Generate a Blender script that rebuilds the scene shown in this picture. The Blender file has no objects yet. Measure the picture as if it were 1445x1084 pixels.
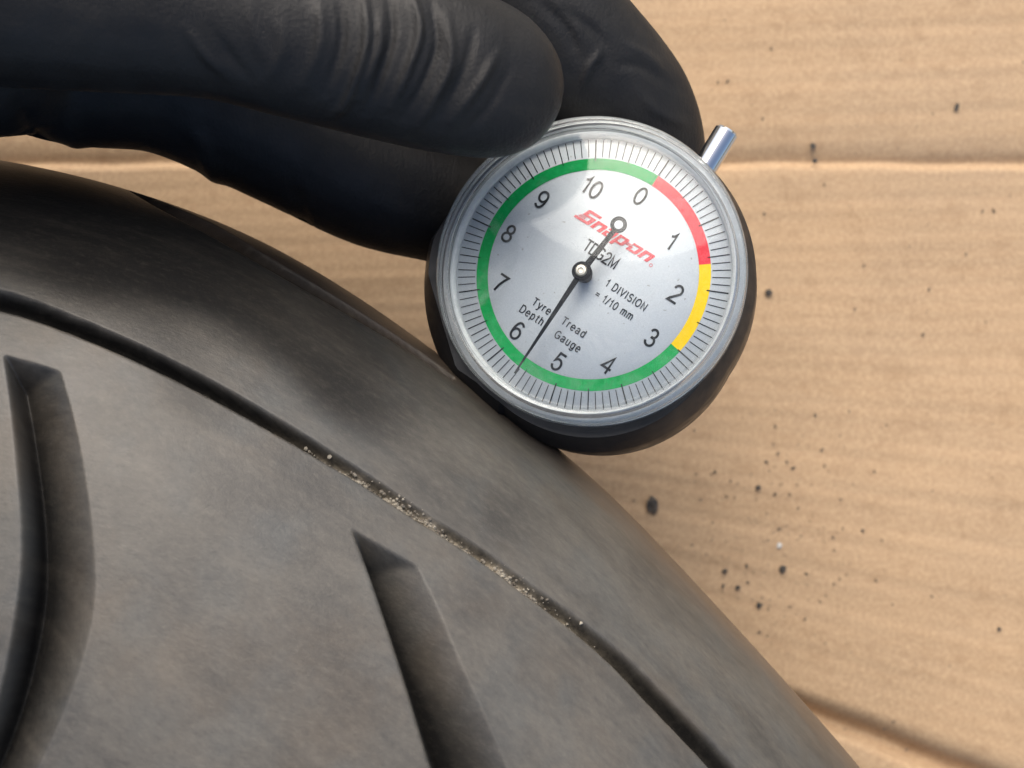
import bpy, bmesh, math, random
import numpy as np
from mathutils import Vector, Matrix, noise
random.seed(7); rng = np.random.RandomState(7)
S = bpy.context.scene
COL = S.collection
S.unit_settings.system = 'METRIC'; S.unit_settings.scale_length = 0.01      # one unit is one centimetre

# ------------------------------------------------------------------ camera
D = 20.0
cam = bpy.data.cameras.new('camera'); camo = bpy.data.objects.new('camera', cam); COL.objects.link(camo)
camo.location = (0, 0, D); camo.rotation_euler = (0, 0, 0)
cam.sensor_width = 36; cam.lens = 36 * D / 14.45
cam.clip_start = 0.1; cam.clip_end = 500
cam.dof.use_dof = True; cam.dof.focus_distance = D - 0.2; cam.dof.aperture_fstop = 0.235
S.camera = camo
# ------------------------------------------------------------------ sky, sun, exposure
L = Vector((-0.12, 0.72, 0.76)).normalized()
elev = math.asin(L.z); azim = math.atan2(L.x, L.y)
W = bpy.data.worlds.new('World'); S.world = W; W.use_nodes = True
nt = W.node_tree; bg = nt.nodes['Background']
sky = nt.nodes.new('ShaderNodeTexSky'); sky.sky_type = 'NISHITA'; sky.sun_disc = False
sky.sun_elevation = elev; sky.sun_rotation = azim; sky.air_density = 1.0; sky.dust_density = 4.5; sky.ozone_density = 1.0
nt.links.new(sky.outputs[0], bg.inputs[0]); bg.inputs[1].default_value = 0.105
sun = bpy.data.lights.new('sun', 'SUN'); suno = bpy.data.objects.new('sun', sun); COL.objects.link(suno)
sun.energy = 1.5; sun.angle = math.radians(50); sun.color = (1, 0.95, 0.87)
suno.rotation_euler = L.to_track_quat('Z', 'Y').to_euler(); suno.location = (-30, 10, 50)
S.view_settings.view_transform = 'Standard'; S.view_settings.look = 'None'
S.view_settings.exposure = 0.88; S.view_settings.gamma = 1
S.cycles.max_bounces = 14; S.cycles.transmission_bounces = 10; S.cycles.transparent_max_bounces = 16; S.cycles.caustics_refractive = True

# ------------------------------------------------------------------ helpers
def P(px, py, z=0.0):
    k = (D - z) / D
    return Vector(((px - 722.5) / 100 * k, (542 - py) / 100 * k, z))
def proj(co):                       # numpy world -> photo pixels
    k = D / (D - co[:, 2])
    return np.stack([722.5 + co[:, 0] * k * 100, 542 - co[:, 1] * k * 100], 1)
def smooth01(x):
    x = np.clip(x, 0, 1); return x * x * (3 - 2 * x)
def catmull(pts, n=16):
    pts = np.array(pts, float); q = np.vstack([2 * pts[0] - pts[1], pts, 2 * pts[-1] - pts[-2]])
    out = []
    for i in range(len(pts) - 1):
        p0, p1, p2, p3 = q[i], q[i + 1], q[i + 2], q[i + 3]
        for t in np.linspace(0, 1, n, endpoint=False):
            out.append(.5 * ((2 * p1) + (-p0 + p2) * t + (2 * p0 - 5 * p1 + 4 * p2 - p3) * t * t + (-p0 + 3 * p1 - 3 * p2 + p3) * t ** 3))
    out.append(pts[-1]); return np.array(out)
def link(o, parent=None):
    COL.objects.link(o)
    if parent: o.parent = parent
    return o
def mesh_obj(name, verts, faces, mat=None, parent=None, smooth=False):
    me = bpy.data.meshes.new(name)
    if isinstance(verts, np.ndarray) and isinstance(faces, np.ndarray):
        me.vertices.add(len(verts)); me.vertices.foreach_set('co', verts.astype(np.float32).ravel())
        k = faces.shape[1]
        me.loops.add(faces.size); me.loops.foreach_set('vertex_index', faces.astype(np.int32).ravel())
        me.polygons.add(len(faces)); me.polygons.foreach_set('loop_start', np.arange(0, faces.size, k, dtype=np.int32))
        me.update(calc_edges=True); me.validate()
    else:
        me.from_pydata([tuple(v) for v in verts], [], [tuple(f) for f in faces]); me.update()
    if smooth: me.polygons.foreach_set('use_smooth', [True] * len(me.polygons))
    if mat: me.materials.append(mat)
    return link(bpy.data.objects.new(name, me), parent)
def bm_obj(name, bm, mat, parent=None, smooth=False):
    me = bpy.data.meshes.new(name); bm.normal_update(); bm.to_mesh(me); bm.free()
    if smooth: me.polygons.foreach_set('use_smooth', [True] * len(me.polygons))
    me.materials.append(mat)
    return link(bpy.data.objects.new(name, me), parent)
def tag(o, label, cat=None, group=None, kind=None):
    if label: o['label'] = label
    if cat: o['category'] = cat
    if group: o['group'] = group
    if kind: o['kind'] = kind
    return o
def grid_faces(nu, nv):
    i = np.arange(nu - 1)[:, None] * nv + np.arange(nv - 1)[None, :]
    return np.stack([i, i + nv, i + nv + 1, i + 1], -1).reshape(-1, 4)
def lathe(name, prof, mat, parent, n=160, closed=False, smooth=True):
    prof = np.array(prof, float); m = len(prof)
    a = np.linspace(0, 2 * math.pi, n, endpoint=False)
    v = np.stack([np.cos(a)[:, None] * prof[None, :, 0], np.sin(a)[:, None] * prof[None, :, 0], np.ones(n)[:, None] * prof[None, :, 1]], -1).reshape(-1, 3)
    f = []
    for i in range(n):
        j = (i + 1) % n
        for k in range(m if closed else m - 1):
            l = (k + 1) % m
            f.append((i * m + k, j * m + k, j * m + l, i * m + l))
    o = mesh_obj(name, v, f, mat, parent, smooth)
    bm = bmesh.new(); bm.from_mesh(o.data); bmesh.ops.remove_doubles(bm, verts=bm.verts, dist=1e-5)
    bmesh.ops.recalc_face_normals(bm, faces=bm.faces); bm.to_mesh(o.data); bm.free()
    return o
def smooth_by_angle(o, deg):
    me = o.data
    bm = bmesh.new(); bm.from_mesh(me)
    for e in bm.edges: e.smooth = not (len(e.link_faces) == 2 and e.calc_face_angle(0) > math.radians(deg))
    for f in bm.faces: f.smooth = True
    bm.to_mesh(me); bm.free()

# ------------------------------------------------------------------ materials
def mat(name, base=(.5, .5, .5), rough=.5, metal=0.0, **kw):
    m = bpy.data.materials.new(name); m.use_nodes = True
    b = m.node_tree.nodes['Principled BSDF']
    b.inputs['Base Color'].default_value = (*base, 1); b.inputs['Roughness'].default_value = rough; b.inputs['Metallic'].default_value = metal
    for k, v in kw.items(): b.inputs[k.replace('_', ' ')].default_value = v
    return m
class N:                                   # tiny node builder
    def __init__(s, m): s.t = m.node_tree; s.b = s.t.nodes.get('Principled BSDF')
    def new(s, typ, **kw):
        n = s.t.nodes.new(typ)
        for k, v in kw.items(): setattr(n, k, v)
        return n
    def l(s, a, b): s.t.links.new(a, b)
    def coord(s, kind='Object', scale=(1, 1, 1), rot=(0, 0, 0), loc=(0, 0, 0)):
        c = s.new('ShaderNodeTexCoord'); m = s.new('ShaderNodeMapping')
        m.inputs['Scale'].default_value = scale; m.inputs['Rotation'].default_value = rot; m.inputs['Location'].default_value = loc
        s.l(c.outputs[kind], m.inputs[0]); return m.outputs[0]
    def noise(s, vec, scale, detail=4, rough=.55, dist=0.0):
        n = s.new('ShaderNodeTexNoise'); n.inputs['Scale'].default_value = scale; n.inputs['Detail'].default_value = detail
        n.inputs['Roughness'].default_value = rough; n.inputs['Distortion'].default_value = dist
        if vec is not None: s.l(vec, n.inputs['Vector'])
        return n.outputs['Fac']
    def ramp(s, fac, stops):
        r = s.new('ShaderNodeValToRGB'); e = r.color_ramp.elements
        while len(e) < len(stops): e.new(.5)
        for i, (p, c) in enumerate(stops):
            e[i].position = p; e[i].color = (*c, 1) if isinstance(c, tuple) else (c, c, c, 1)
        s.l(fac, r.inputs[0]); return r.outputs[0]
    def mix(s, fac, a, b, mode='MIX'):
        m = s.new('ShaderNodeMix', data_type='RGBA', blend_type=mode)
        for sock, v in ((m.inputs[0], fac), (m.inputs[6], a), (m.inputs[7], b)):
            if isinstance(v, (int, float)): sock.default_value = v
            elif isinstance(v, tuple): sock.default_value = (*v, 1)
            else: s.l(v, sock)
        return m.outputs[2]
    def math(s, op, a, b=0.0):
        m = s.new('ShaderNodeMath', operation=op)
        for sock, v in ((m.inputs[0], a), (m.inputs[1], b)):
            if isinstance(v, (int, float)): sock.default_value = v
            else: s.l(v, sock)
        return m.outputs[0]
    def bump(s, h, strength, dist, prev=None):
        b = s.new('ShaderNodeBump'); b.inputs['Strength'].default_value = strength; b.inputs['Distance'].default_value = dist
        s.l(h, b.inputs['Height'])
        if prev is not None: s.l(prev, b.inputs['Normal'])
        return b.outputs[0]

# rubber with road dust
m_rub = mat('tyre_rubber', (.05, .05, .05), .5); n = N(m_rub); n.b.inputs['Specular IOR Level'].default_value = .46
v = n.coord('Object'); uv = n.coord('UV', (1, 1, 1))
uvs = n.coord('UV', (.45, .95, 1), (0, 0, .55))
big = n.noise(v, .33, 5, .6, .4); streak = n.noise(uvs, .9, 9, .62, .3); fine = n.noise(v, 22, 4, .7)
dust = n.math('ADD', n.math('MULTIPLY', big, .55), n.math('MULTIPLY', streak, .55))
dustf = n.ramp(dust, [(.38, .12), (.64, 1.0)])
col = n.mix(dustf, (.028, .026, .023), (.098, .090, .076))
warm = n.ramp(n.noise(n.coord('UV', (.6, .9, 1), (0, 0, .3), (3, 1, 0)), .6, 7, .6), [(.50, 0.0), (.72, 1.0)])
col = n.mix(n.math('MULTIPLY', warm, .20), col, (.17, .115, .065))
cool = n.ramp(n.noise(n.coord('UV', (1, 1, 1), (0, 0, 0), (8, 3, 0)), .9, 4, .5), [(.48, 0.0), (.7, 1.0)])
col = n.mix(n.math('MULTIPLY', cool, .35), col, (.070, .082, .086))
flk = n.ramp(n.noise(n.coord('UV', (1, 2.6, 1), (0, 0, .45)), 7, 6, .75), [(.63, 0.0), (.72, 1.0)])
col = n.mix(n.math('MULTIPLY', flk, .35), col, (.22, .19, .15))
at = n.new('ShaderNodeAttribute', attribute_name='clean_shade')  # groove rubber free of dust; upper-left shoulder carries painted hand shade
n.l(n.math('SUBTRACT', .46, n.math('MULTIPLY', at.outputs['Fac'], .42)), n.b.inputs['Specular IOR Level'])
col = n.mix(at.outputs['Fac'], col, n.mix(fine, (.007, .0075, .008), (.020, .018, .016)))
su = n.new('ShaderNodeSeparateXYZ'); n.l(uv, su.inputs[0])
edge = n.math('MULTIPLY', n.ramp(n.math('ADD', n.math('MULTIPLY', su.outputs[1], .3), n.math('MULTIPLY', streak, .5)), [(.42, 1.0), (.72, 0.0)]), .75)
col = n.mix(edge, col, n.mix(streak, (.055, .038, .026), (.20, .14, .095)))
scf = n.ramp(n.noise(n.coord('UV', (1.2, 3.5, 1), (0, 0, .35)), 11, 5, .8), [(.66, 0.0), (.73, .5)])
col = n.mix(scf, col, (.34, .31, .25))
wipe = n.noise(n.coord('UV', (.28, 2.4, 1), (0, 0, .45), (7, 2, 0)), 1.4, 7, .66, .4)
col = n.mix(n.ramp(wipe, [(.50, 0.0), (.72, .15)]), col, (.20, .175, .14))
col = n.mix(n.ramp(wipe, [(.32, .22), (.47, 0.0)]), col, (.030, .030, .030))
mott = n.noise(n.coord('UV', (1.0, 2.2, 1), (0, 0, .5), (4, 4, 0)), 5, 8, .78)
col = n.mix(n.ramp(mott, [(.38, .0), (.50, .0), (.64, .55)]) if False else n.ramp(mott, [(.50, 0.0), (.66, .20)]), col, n.mix(.6, col, (.26, .235, .19)))
col = n.mix(n.ramp(mott, [(.36, .35), (.48, 0.0)]), col, n.mix(.7, col, (.02, .02, .02)))
grn = n.noise(v, 30, 3, .8)
col = n.mix(n.ramp(grn, [(.62, 0.0), (.72, .14)]), col, (.22, .20, .16))
hair = n.noise(n.coord('UV', (2, 26, 1), (0, 0, .18)), 2.2, 3, .6)
col = n.mix(n.ramp(hair, [(.67, 0.0), (.72, .22)]), col, (.20, .18, .15))
hair2 = n.noise(n.coord('UV', (22, 2, 1), (0, 0, .5)), 2.0, 3, .6)
col = n.mix(n.ramp(hair2, [(.69, 0.0), (.74, .2)]), col, (.20, .18, .15))
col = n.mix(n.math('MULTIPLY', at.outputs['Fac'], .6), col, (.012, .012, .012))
sa = n.new('ShaderNodeAttribute', attribute_name='silt')
col = n.mix(n.math('MULTIPLY', sa.outputs['Fac'], n.ramp(n.noise(v, 7, 5, .75), [(.35, .25), (.6, 1.0)])), col, n.mix(fine, (.16, .13, .10), (.38, .34, .26)))
n.l(col, n.b.inputs['Base Color'])
n.l(n.ramp(streak, [(.3, .34), (.7, .50)]), n.b.inputs['Roughness'])
spk = n.ramp(n.noise(v, 48, 3, .8), [(.40, 0.0), (.62, 1.0)])
bp = n.bump(fine, .22, .012); bp = n.bump(n.noise(n.coord('UV', (1, 3, 1), (0, 0, .5)), 9, 6, .7), .25, .02, bp)
n.l(bp, n.b.inputs['Normal'])

# corrugated cardboard
m_card = mat('cardboard', (.5, .35, .21), .85); n = N(m_card)
v = n.coord('Object'); uvn = n.coord('UV', (1, 1, 1))
a1 = n.noise(v, .35, 3); a2 = n.noise(n.coord('UV', (.12, 1.1, 1)), 1.0, 5, .6, .8); a3 = n.noise(v, 14, 6, .75)
col = n.mix(n.ramp(a1, [(.3, 0.0), (.7, 1.0)]), (.40, .276, .170), (.445, .300, .178))
col = n.mix(n.ramp(a2, [(.40, 0.0), (.70, .38)]), col, (.31, .20, .11))
col = n.mix(n.ramp(a3, [(.42, 0.0), (.62, .50)]), col, (.60, .44, .27))
st = n.ramp(n.noise(n.coord('Object', (1, 1, 1), (0, 0, 0), (5, 2, 0)), 2.2, 6, .7), [(.52, 0.0), (.70, .45)])
col = n.mix(st, col, (.30, .19, .105))
gr = n.ramp(n.noise(v, 34, 3, .7), [(.58, 0.0), (.68, .35)])
col = n.mix(gr, col, (.26, .17, .10))
fib = n.noise(n.coord('Object', (6, 30, 1), (0, 0, .7)), 1.6, 4, .6)
fib2 = n.noise(n.coord('Object', (30, 5, 1), (0, 0, .25)), 1.6, 4, .6)
col = n.mix(n.ramp(fib, [(.62, 0.0), (.70, .28)]), col, (.36, .25, .15))
col = n.mix(n.ramp(fib2, [(.64, 0.0), (.72, .25)]), col, (.72, .58, .42))
vor = n.new('ShaderNodeTexVoronoi', feature='F1'); vor.inputs['Scale'].default_value = 2.6; vor.inputs['Randomness'].default_value = 1
vd = n.new('ShaderNodeVectorMath', operation='ADD')
n.l(v, vd.inputs[0]); n.l(n.noise(v, 5, 3), vd.inputs[1]); n.l(vd.outputs[0], vor.inputs['Vector'])
spot = n.ramp(vor.outputs['Distance'], [(.045, 1.0), (.085, 0.0)])
spm = n.ramp(n.noise(v, 1.1, 2), [(.52, 0.0), (.60, 1.0)])
col = n.mix(n.math('MULTIPLY', n.math('MULTIPLY', spot, spm), .7), col, (.12, .08, .05))
n.l(col, n.b.inputs['Base Color'])
bp = n.bump(n.noise(v, 18, 6, .8), .35, .02); n.l(bp, n.b.inputs['Normal'])
n.b.inputs['Specular IOR Level'].default_value = .25

m_dirt = mat('dark_dirt', (.035, .035, .035), .9); n = N(m_dirt)
n.l(n.ramp(n.noise(n.coord('Object'), 4, 4, .7), [(.35, (.022, .022, .022)), (.65, (.12, .10, .08))]), n.b.inputs['Base Color'])
m_pale = mat('pale_grit', (.55, .50, .40), .8); n = N(m_pale)
n.l(n.ramp(n.noise(n.coord('Object'), 9, 4), [(.35, (.09, .075, .06)), (.66, (.34, .31, .25))]), n.b.inputs['Base Color'])
m_flake = mat('pale_flake', (.52, .51, .48), .6)

# nitrile glove
m_glove = mat('black_nitrile', (.016, .016, .017), .42); n = N(m_glove)
v = n.coord('Object')
n.l(n.ramp(n.noise(v, 1.3, 4), [(.3, (.008, .008, .0085)), (.62, (.015, .0142, .0135)), (.75, (.024, .021, .018))]), n.b.inputs['Base Color'])
n.l(n.ramp(n.noise(v, 2.4, 5), [(.3, .48), (.7, .64)]), n.b.inputs['Roughness'])
vo = n.new('ShaderNodeTexVoronoi', feature='SMOOTH_F1'); vo.inputs['Scale'].default_value = 22; n.l(v, vo.inputs['Vector'])
bp = n.bump(vo.outputs['Distance'], .32, .012); bp = n.bump(n.noise(v, 26, 5, .7), .32, .012, bp)
bp = n.bump(n.noise(n.coord('Object', (5.0, .9, 1), (0, 0, -.15)), 1.6, 5, .7, .8), .2, .05, bp)
bp = n.bump(n.noise(n.coord('Object', (3.2, 1, 1), (0, 0, -.25)), 1.5, 4, .6, .6), .2, .05, bp)
n.l(bp, n.b.inputs['Normal']); n.b.inputs['Specular IOR Level'].default_value = .36

# gauge materials
m_body = mat('black_plastic', (.012, .013, .015), .38); n = N(m_body)
n.b.inputs['Specular IOR Level'].default_value = .3
n.l(n.ramp(n.noise(n.coord('Object'), 3, 6), [(.35, .34), (.7, .55)]), n.b.inputs['Roughness'])
n.l(n.bump(n.noise(n.coord('Object'), 30, 4, .7), .12, .01), n.b.inputs['Normal'])
m_dial = mat('dial_silver', (.66, .68, .70), .42, .0); n = N(m_dial)
sp = n.noise(n.coord('Object'), 40, 5, .8)
dc = n.ramp(sp, [(.3, (.54, .57, .60)), (.7, (.70, .72, .75))])
dk = n.ramp(n.noise(n.coord('Object'), 11, 2, .5), [(.71, 0.0), (.75, .6)])
n.l(n.mix(dk, dc, (.22, .20, .17)), n.b.inputs['Base Color'])
m_ink = mat('black_ink', (.02, .022, .025), .6, Specular_IOR_Level=.15)
def wear(name, c, c2):
    m = mat(name, c, .5, Specular_IOR_Level=.15); k = N(m)
    k.l(k.ramp(k.noise(k.coord('Object'), 12, 5, .7), [(.45, c), (.75, c2)]), k.b.inputs['Base Color']); return m
m_green = wear('green_ink', (.0, .32, .07), (.01, .40, .11))
m_red = wear('red_ink', (.72, .03, .05), (.78, .08, .10))
m_yellow = wear('yellow_ink', (.86, .56, .0), (.88, .62, .05))
m_logo = mat('red_print', (.72, .03, .05), .5)
m_chrome = mat('chrome', (.75, .76, .77), .07, 1.0)
m_steel = mat('screw_steel', (.50, .46, .40), .35, 1.0)
m_needle = mat('needle_black', (.015, .017, .02), .55, Specular_IOR_Level=.15); n = N(m_needle)
n.l(n.ramp(n.noise(n.coord('Object'), 14, 4, .8), [(.62, (.006, .007, .009)), (.74, (.12, .115, .11))]), n.b.inputs['Base Color'])
m_bezel = mat('bezel_white', (.62, .65, .66), .35); n = N(m_bezel)
n.l(n.ramp(n.noise(n.coord('Object'), 5, 6, .7), [(.3, (.66, .69, .71)), (.7, (.84, .86, .87))]), n.b.inputs['Base Color'])

# window of the lens: thin clear plastic
m_glass = bpy.data.materials.new('clear_lens'); m_glass.use_nodes = True; n = N(m_glass)
n.t.nodes.remove(n.b); out = n.t.nodes['Material Output']
fr = n.new('ShaderNodeFresnel'); fr.inputs[0].default_value = 1.30
tr = n.new('ShaderNodeBsdfTransparent'); tr.inputs[0].default_value = (.97, .985, .985, 1)
gl = n.new('ShaderNodeBsdfGlossy'); gl.inputs['Roughness'].default_value = .04
df = n.new('ShaderNodeBsdfDiffuse'); df.inputs[0].default_value = (.6, .62, .62, 1)
mx = n.new('ShaderNodeMixShader'); mx2 = n.new('ShaderNodeMixShader')
n.l(fr.outputs[0], mx.inputs[0]); n.l(tr.outputs[0], mx.inputs[1]); n.l(gl.outputs[0], mx.inputs[2])
scr = n.ramp(n.noise(n.coord('Object', (1, 1, 1)), 26, 6, .8), [(.64, 0.0), (.78, .09)])
sm_ = n.ramp(n.noise(n.coord('Object', (1, 1, 1)), 1.6, 7, .65, 1.2), [(.50, 0.0), (.66, .07)])
n.l(n.math('ADD', scr, sm_), mx2.inputs[0]); n.l(mx.outputs[0], mx2.inputs[1]); n.l(df.outputs[0], mx2.inputs[2]); n.l(mx2.outputs[0], out.inputs[0])

m_rim = m_glass.copy(); m_rim.name = 'clear_rim'; t_ = m_rim.node_tree
for q in t_.nodes:
    if q.type == 'FRESNEL': q.inputs[0].default_value = 1.33
    if q.type == 'BSDF_GLOSSY': q.inputs['Roughness'].default_value = .10
    if q.type == 'VALTORGB': q.color_ramp.elements[0].position = .35; q.color_ramp.elements[0].color = (.01, .01, .01, 1); q.color_ramp.elements[1].color = (.10, .10, .10, 1)
# ------------------------------------------------------------------ cardboard on the ground
ZC = -7.5
gnd = mesh_obj('ground', [(-200, -200, ZC - 1.3), (200, -200, ZC - 1.3), (200, 200, ZC - 1.3), (-200, 200, ZC - 1.3)], [(0, 1, 2, 3)], mat('concrete', (.28, .27, .25), .9))
tag(gnd, None, kind='structure')
def build_card():
    pxs = np.arange(-260, 1760, 5.0); pys = np.arange(-300, 1400, 2.5)
    X, Y = np.meshgrid(pxs, pys, indexing='ij')
    def slope(y0): return .36 * np.clip((y0 - 228) / 780, 0, 1.5) ** 1.6
    y0 = Y.copy(); dx = np.clip(X, 600, 1800) - 1200
    for _ in range(40): y0 = y0 * .5 + .5 * (Y - slope(y0) * dx)
    k = (D - ZC) / D
    wx = (X - 722.5) / 100 * k; wy = (542 - Y) / 100 * k
    ph = y0 / 41 * 2 * math.pi + .6 * np.sin(X / 300)
    z = .0022 * np.sin(ph) * (1 + .8 * np.sin(X / 210 + y0 / 90)) + .006 * np.sin(ph * .37 + X / 170) + 0.0024 * np.sin(ph * 1.7 + X / 90)
    def crease(c, w, d, s, p=1.4):       # long soft fall into a fold and a sharp rise out of it
        e = c + 1.2 * np.sin(X / 67) + .8 * np.sin(X / 23.0 + 1) - y0
        return -d * np.where(e > 0, np.exp(-(np.abs(e) / w) ** p), np.exp(-(np.abs(e) / s) ** 2))
    z += crease(229, 18, .17, 6) + crease(1005 + 30, 22, .42, 9, 2.2)
    z += .025 * np.sin(wx * .5 + 1) * np.cos(wy * .43)
    co = np.stack([wx, wy, ZC + z], -1).reshape(-1, 3)
    o = mesh_obj('cardboard_sheet', co, grid_faces(*X.shape)[:, ::-1], m_card, None, True)
    uvl = o.data.uv_layers.new(name='UVMap')
    li = np.empty(len(o.data.loops), np.int32); o.data.loops.foreach_get('vertex_index', li)
    U = np.stack([wx.ravel(), (-(y0) / 80).ravel()], 1)[li]; uvl.data.foreach_set('uv', U.astype(np.float32).ravel())
    sol = o.modifiers.new('thick', 'SOLIDIFY'); sol.thickness = .35; sol.offset = -1
    tag(o, 'brown corrugated cardboard sheet with two long creases lying beneath the tyre and gauge', 'cardboard')
build_card()

def lump(r, seed, squash=.6, sub=2):
    bm = bmesh.new(); bmesh.ops.create_icosphere(bm, subdivisions=sub, radius=1)
    for vtx in bm.verts:
        d = noise.noise(vtx.co * 1.3 + Vector((seed * 3.1, seed, 0))) * .5 + noise.noise(vtx.co * 3.2 + Vector((0, seed * 2.3, 1))) * .25
        vtx.co = Vector((vtx.co.x, vtx.co.y, vtx.co.z * squash)) * (1 + d) * r
    return bm
crumbs = [(921, 712, 11, 1.45, 'large black lump on the cardboard in the shade close beside the tyre'),
          (1147, 206, 5.5, 1.2, 'dark crumb just above the upper crease of the cardboard'),
          (1150, 227, 5, 1.0, 'dark crumb lying in the upper crease of the cardboard'),
          (1084, 413, 7, .9, 'dark grey crumb on the cardboard right of the yellow part of the dial'),
          (1104, 803, 7, 1.0, 'round dark crumb on the cardboard just below the pale flake'),
          (1071, 854, 5.5, 1.1, 'dark crumb lowest of the cluster between tyre and pale flake'),
          (1041, 829, 5, .9, 'faint grey crumb in the middle of the crumb cluster by the tyre'),
          (1023, 806, 5, .8, 'soft grey crumb in the cluster, nearest the gauge'),
          (1350, 151, 4.5, 1.6, 'small black oblong crumb on the upper right of the cardboard'),
          (1410, 888, 4, .8, 'small black crumb at the right edge low on the cardboard'),
          (1070, 688, 5, .9, 'dark crumb alone on the cardboard above the crumb cluster')]
for i, (px, py, r, st, lab) in enumerate(crumbs):
    o = bm_obj('crumb', lump(r * .0104, i + 1, .45, 2), m_dirt, None, False)
    o.location = P(px, py, ZC + .04); o.scale = (1, st, 1); o.rotation_euler = (0, 0, -.3 if i == 8 else .2)
    tag(o, lab, 'crumb', 'dark crumbs on the cardboard')
fl = bm_obj('flake', lump(.06, 31, .15, 1), m_flake); fl.location = P(1100, 770, ZC + .04)
tag(fl, 'pale translucent flake lying on the cardboard above a round dark crumb', 'flake')
bmj = bmesh.new()
for i in range(330):
    if i < 190: px, py = rng.normal(1090, 75), rng.normal(790, 90)
    else: px, py = rng.uniform(820, 1460), rng.uniform(-10, 1090)
    r = .008 + .016 * rng.rand() ** 2.5
    b2 = lump(r, i * .7, .5, 1); me = bpy.data.meshes.new('t'); b2.to_mesh(me); b2.free()
    n0 = len(bmj.verts); bmj.from_mesh(me); bpy.data.meshes.remove(me); bmj.verts.ensure_lookup_table()
    p = P(px, py, ZC + .02); st = 1 + rng.rand() * 1.4; an = rng.rand() * 3
    for vtx in bmj.verts[n0:]:
        x, y = vtx.co.x * st, vtx.co.y
        vtx.co = p + Vector((x * math.cos(an) - y * math.sin(an), x * math.sin(an) + y * math.cos(an), vtx.co.z))
o = bm_obj('dirt_specks', bmj, m_dirt); tag(o, 'fine dark dirt specks scattered over the cardboard', 'dirt', kind='stuff')

# ------------------------------------------------------------------ tyre
ZE, TW, TH = -1.1, 9.0, 4.6
sil = [(-420, 212), (-250, 206), (-120, 211), (0, 226), (88, 243), (177, 265.5), (320, 316), (363, 335), (457, 388), (520, 428), (582, 472), (639, 515), (709, 568), (805, 647), (870, 705), (962, 802), (1069, 918), (1215, 1084), (1330, 1235), (1430, 1390), (1500, 1540)]
def arc_resample(p, n):
    d = np.r_[0, np.cumsum(np.linalg.norm(np.diff(p, axis=0), axis=1))]
    t = np.linspace(0, d[-1], n); return np.stack([np.interp(t, d, p[:, i]) for i in range(p.shape[1])], 1), t
c = catmull(sil, 20); c, _ = arc_resample(c, 1150)
ker = np.exp(-np.linspace(-2.5, 2.5, 151) ** 2 / 2); ker /= ker.sum()
pad = np.vstack([c[0] + (c[0] - c[1]) * np.arange(75, 0, -1)[:, None], c, c[-1] + (c[-1] - c[-2]) * np.arange(1, 76)[:, None]])
c = np.stack([np.convolve(pad[:, i], ker, 'valid') for i in range(2)], 1)
kz = (D - ZE) / D
cx = (c[:, 0] - 722.5) / 100 * kz; cy = (542 - c[:, 1]) / 100 * kz
tg = np.gradient(np.stack([cx, cy], 1), axis=0); tg /= np.linalg.norm(tg, axis=1)[:, None]
NI = np.stack([tg[:, 1], -tg[:, 0]], 1)       # right of travel = inward, lower left
if NI[500, 0] > 0: NI = -NI
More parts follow.
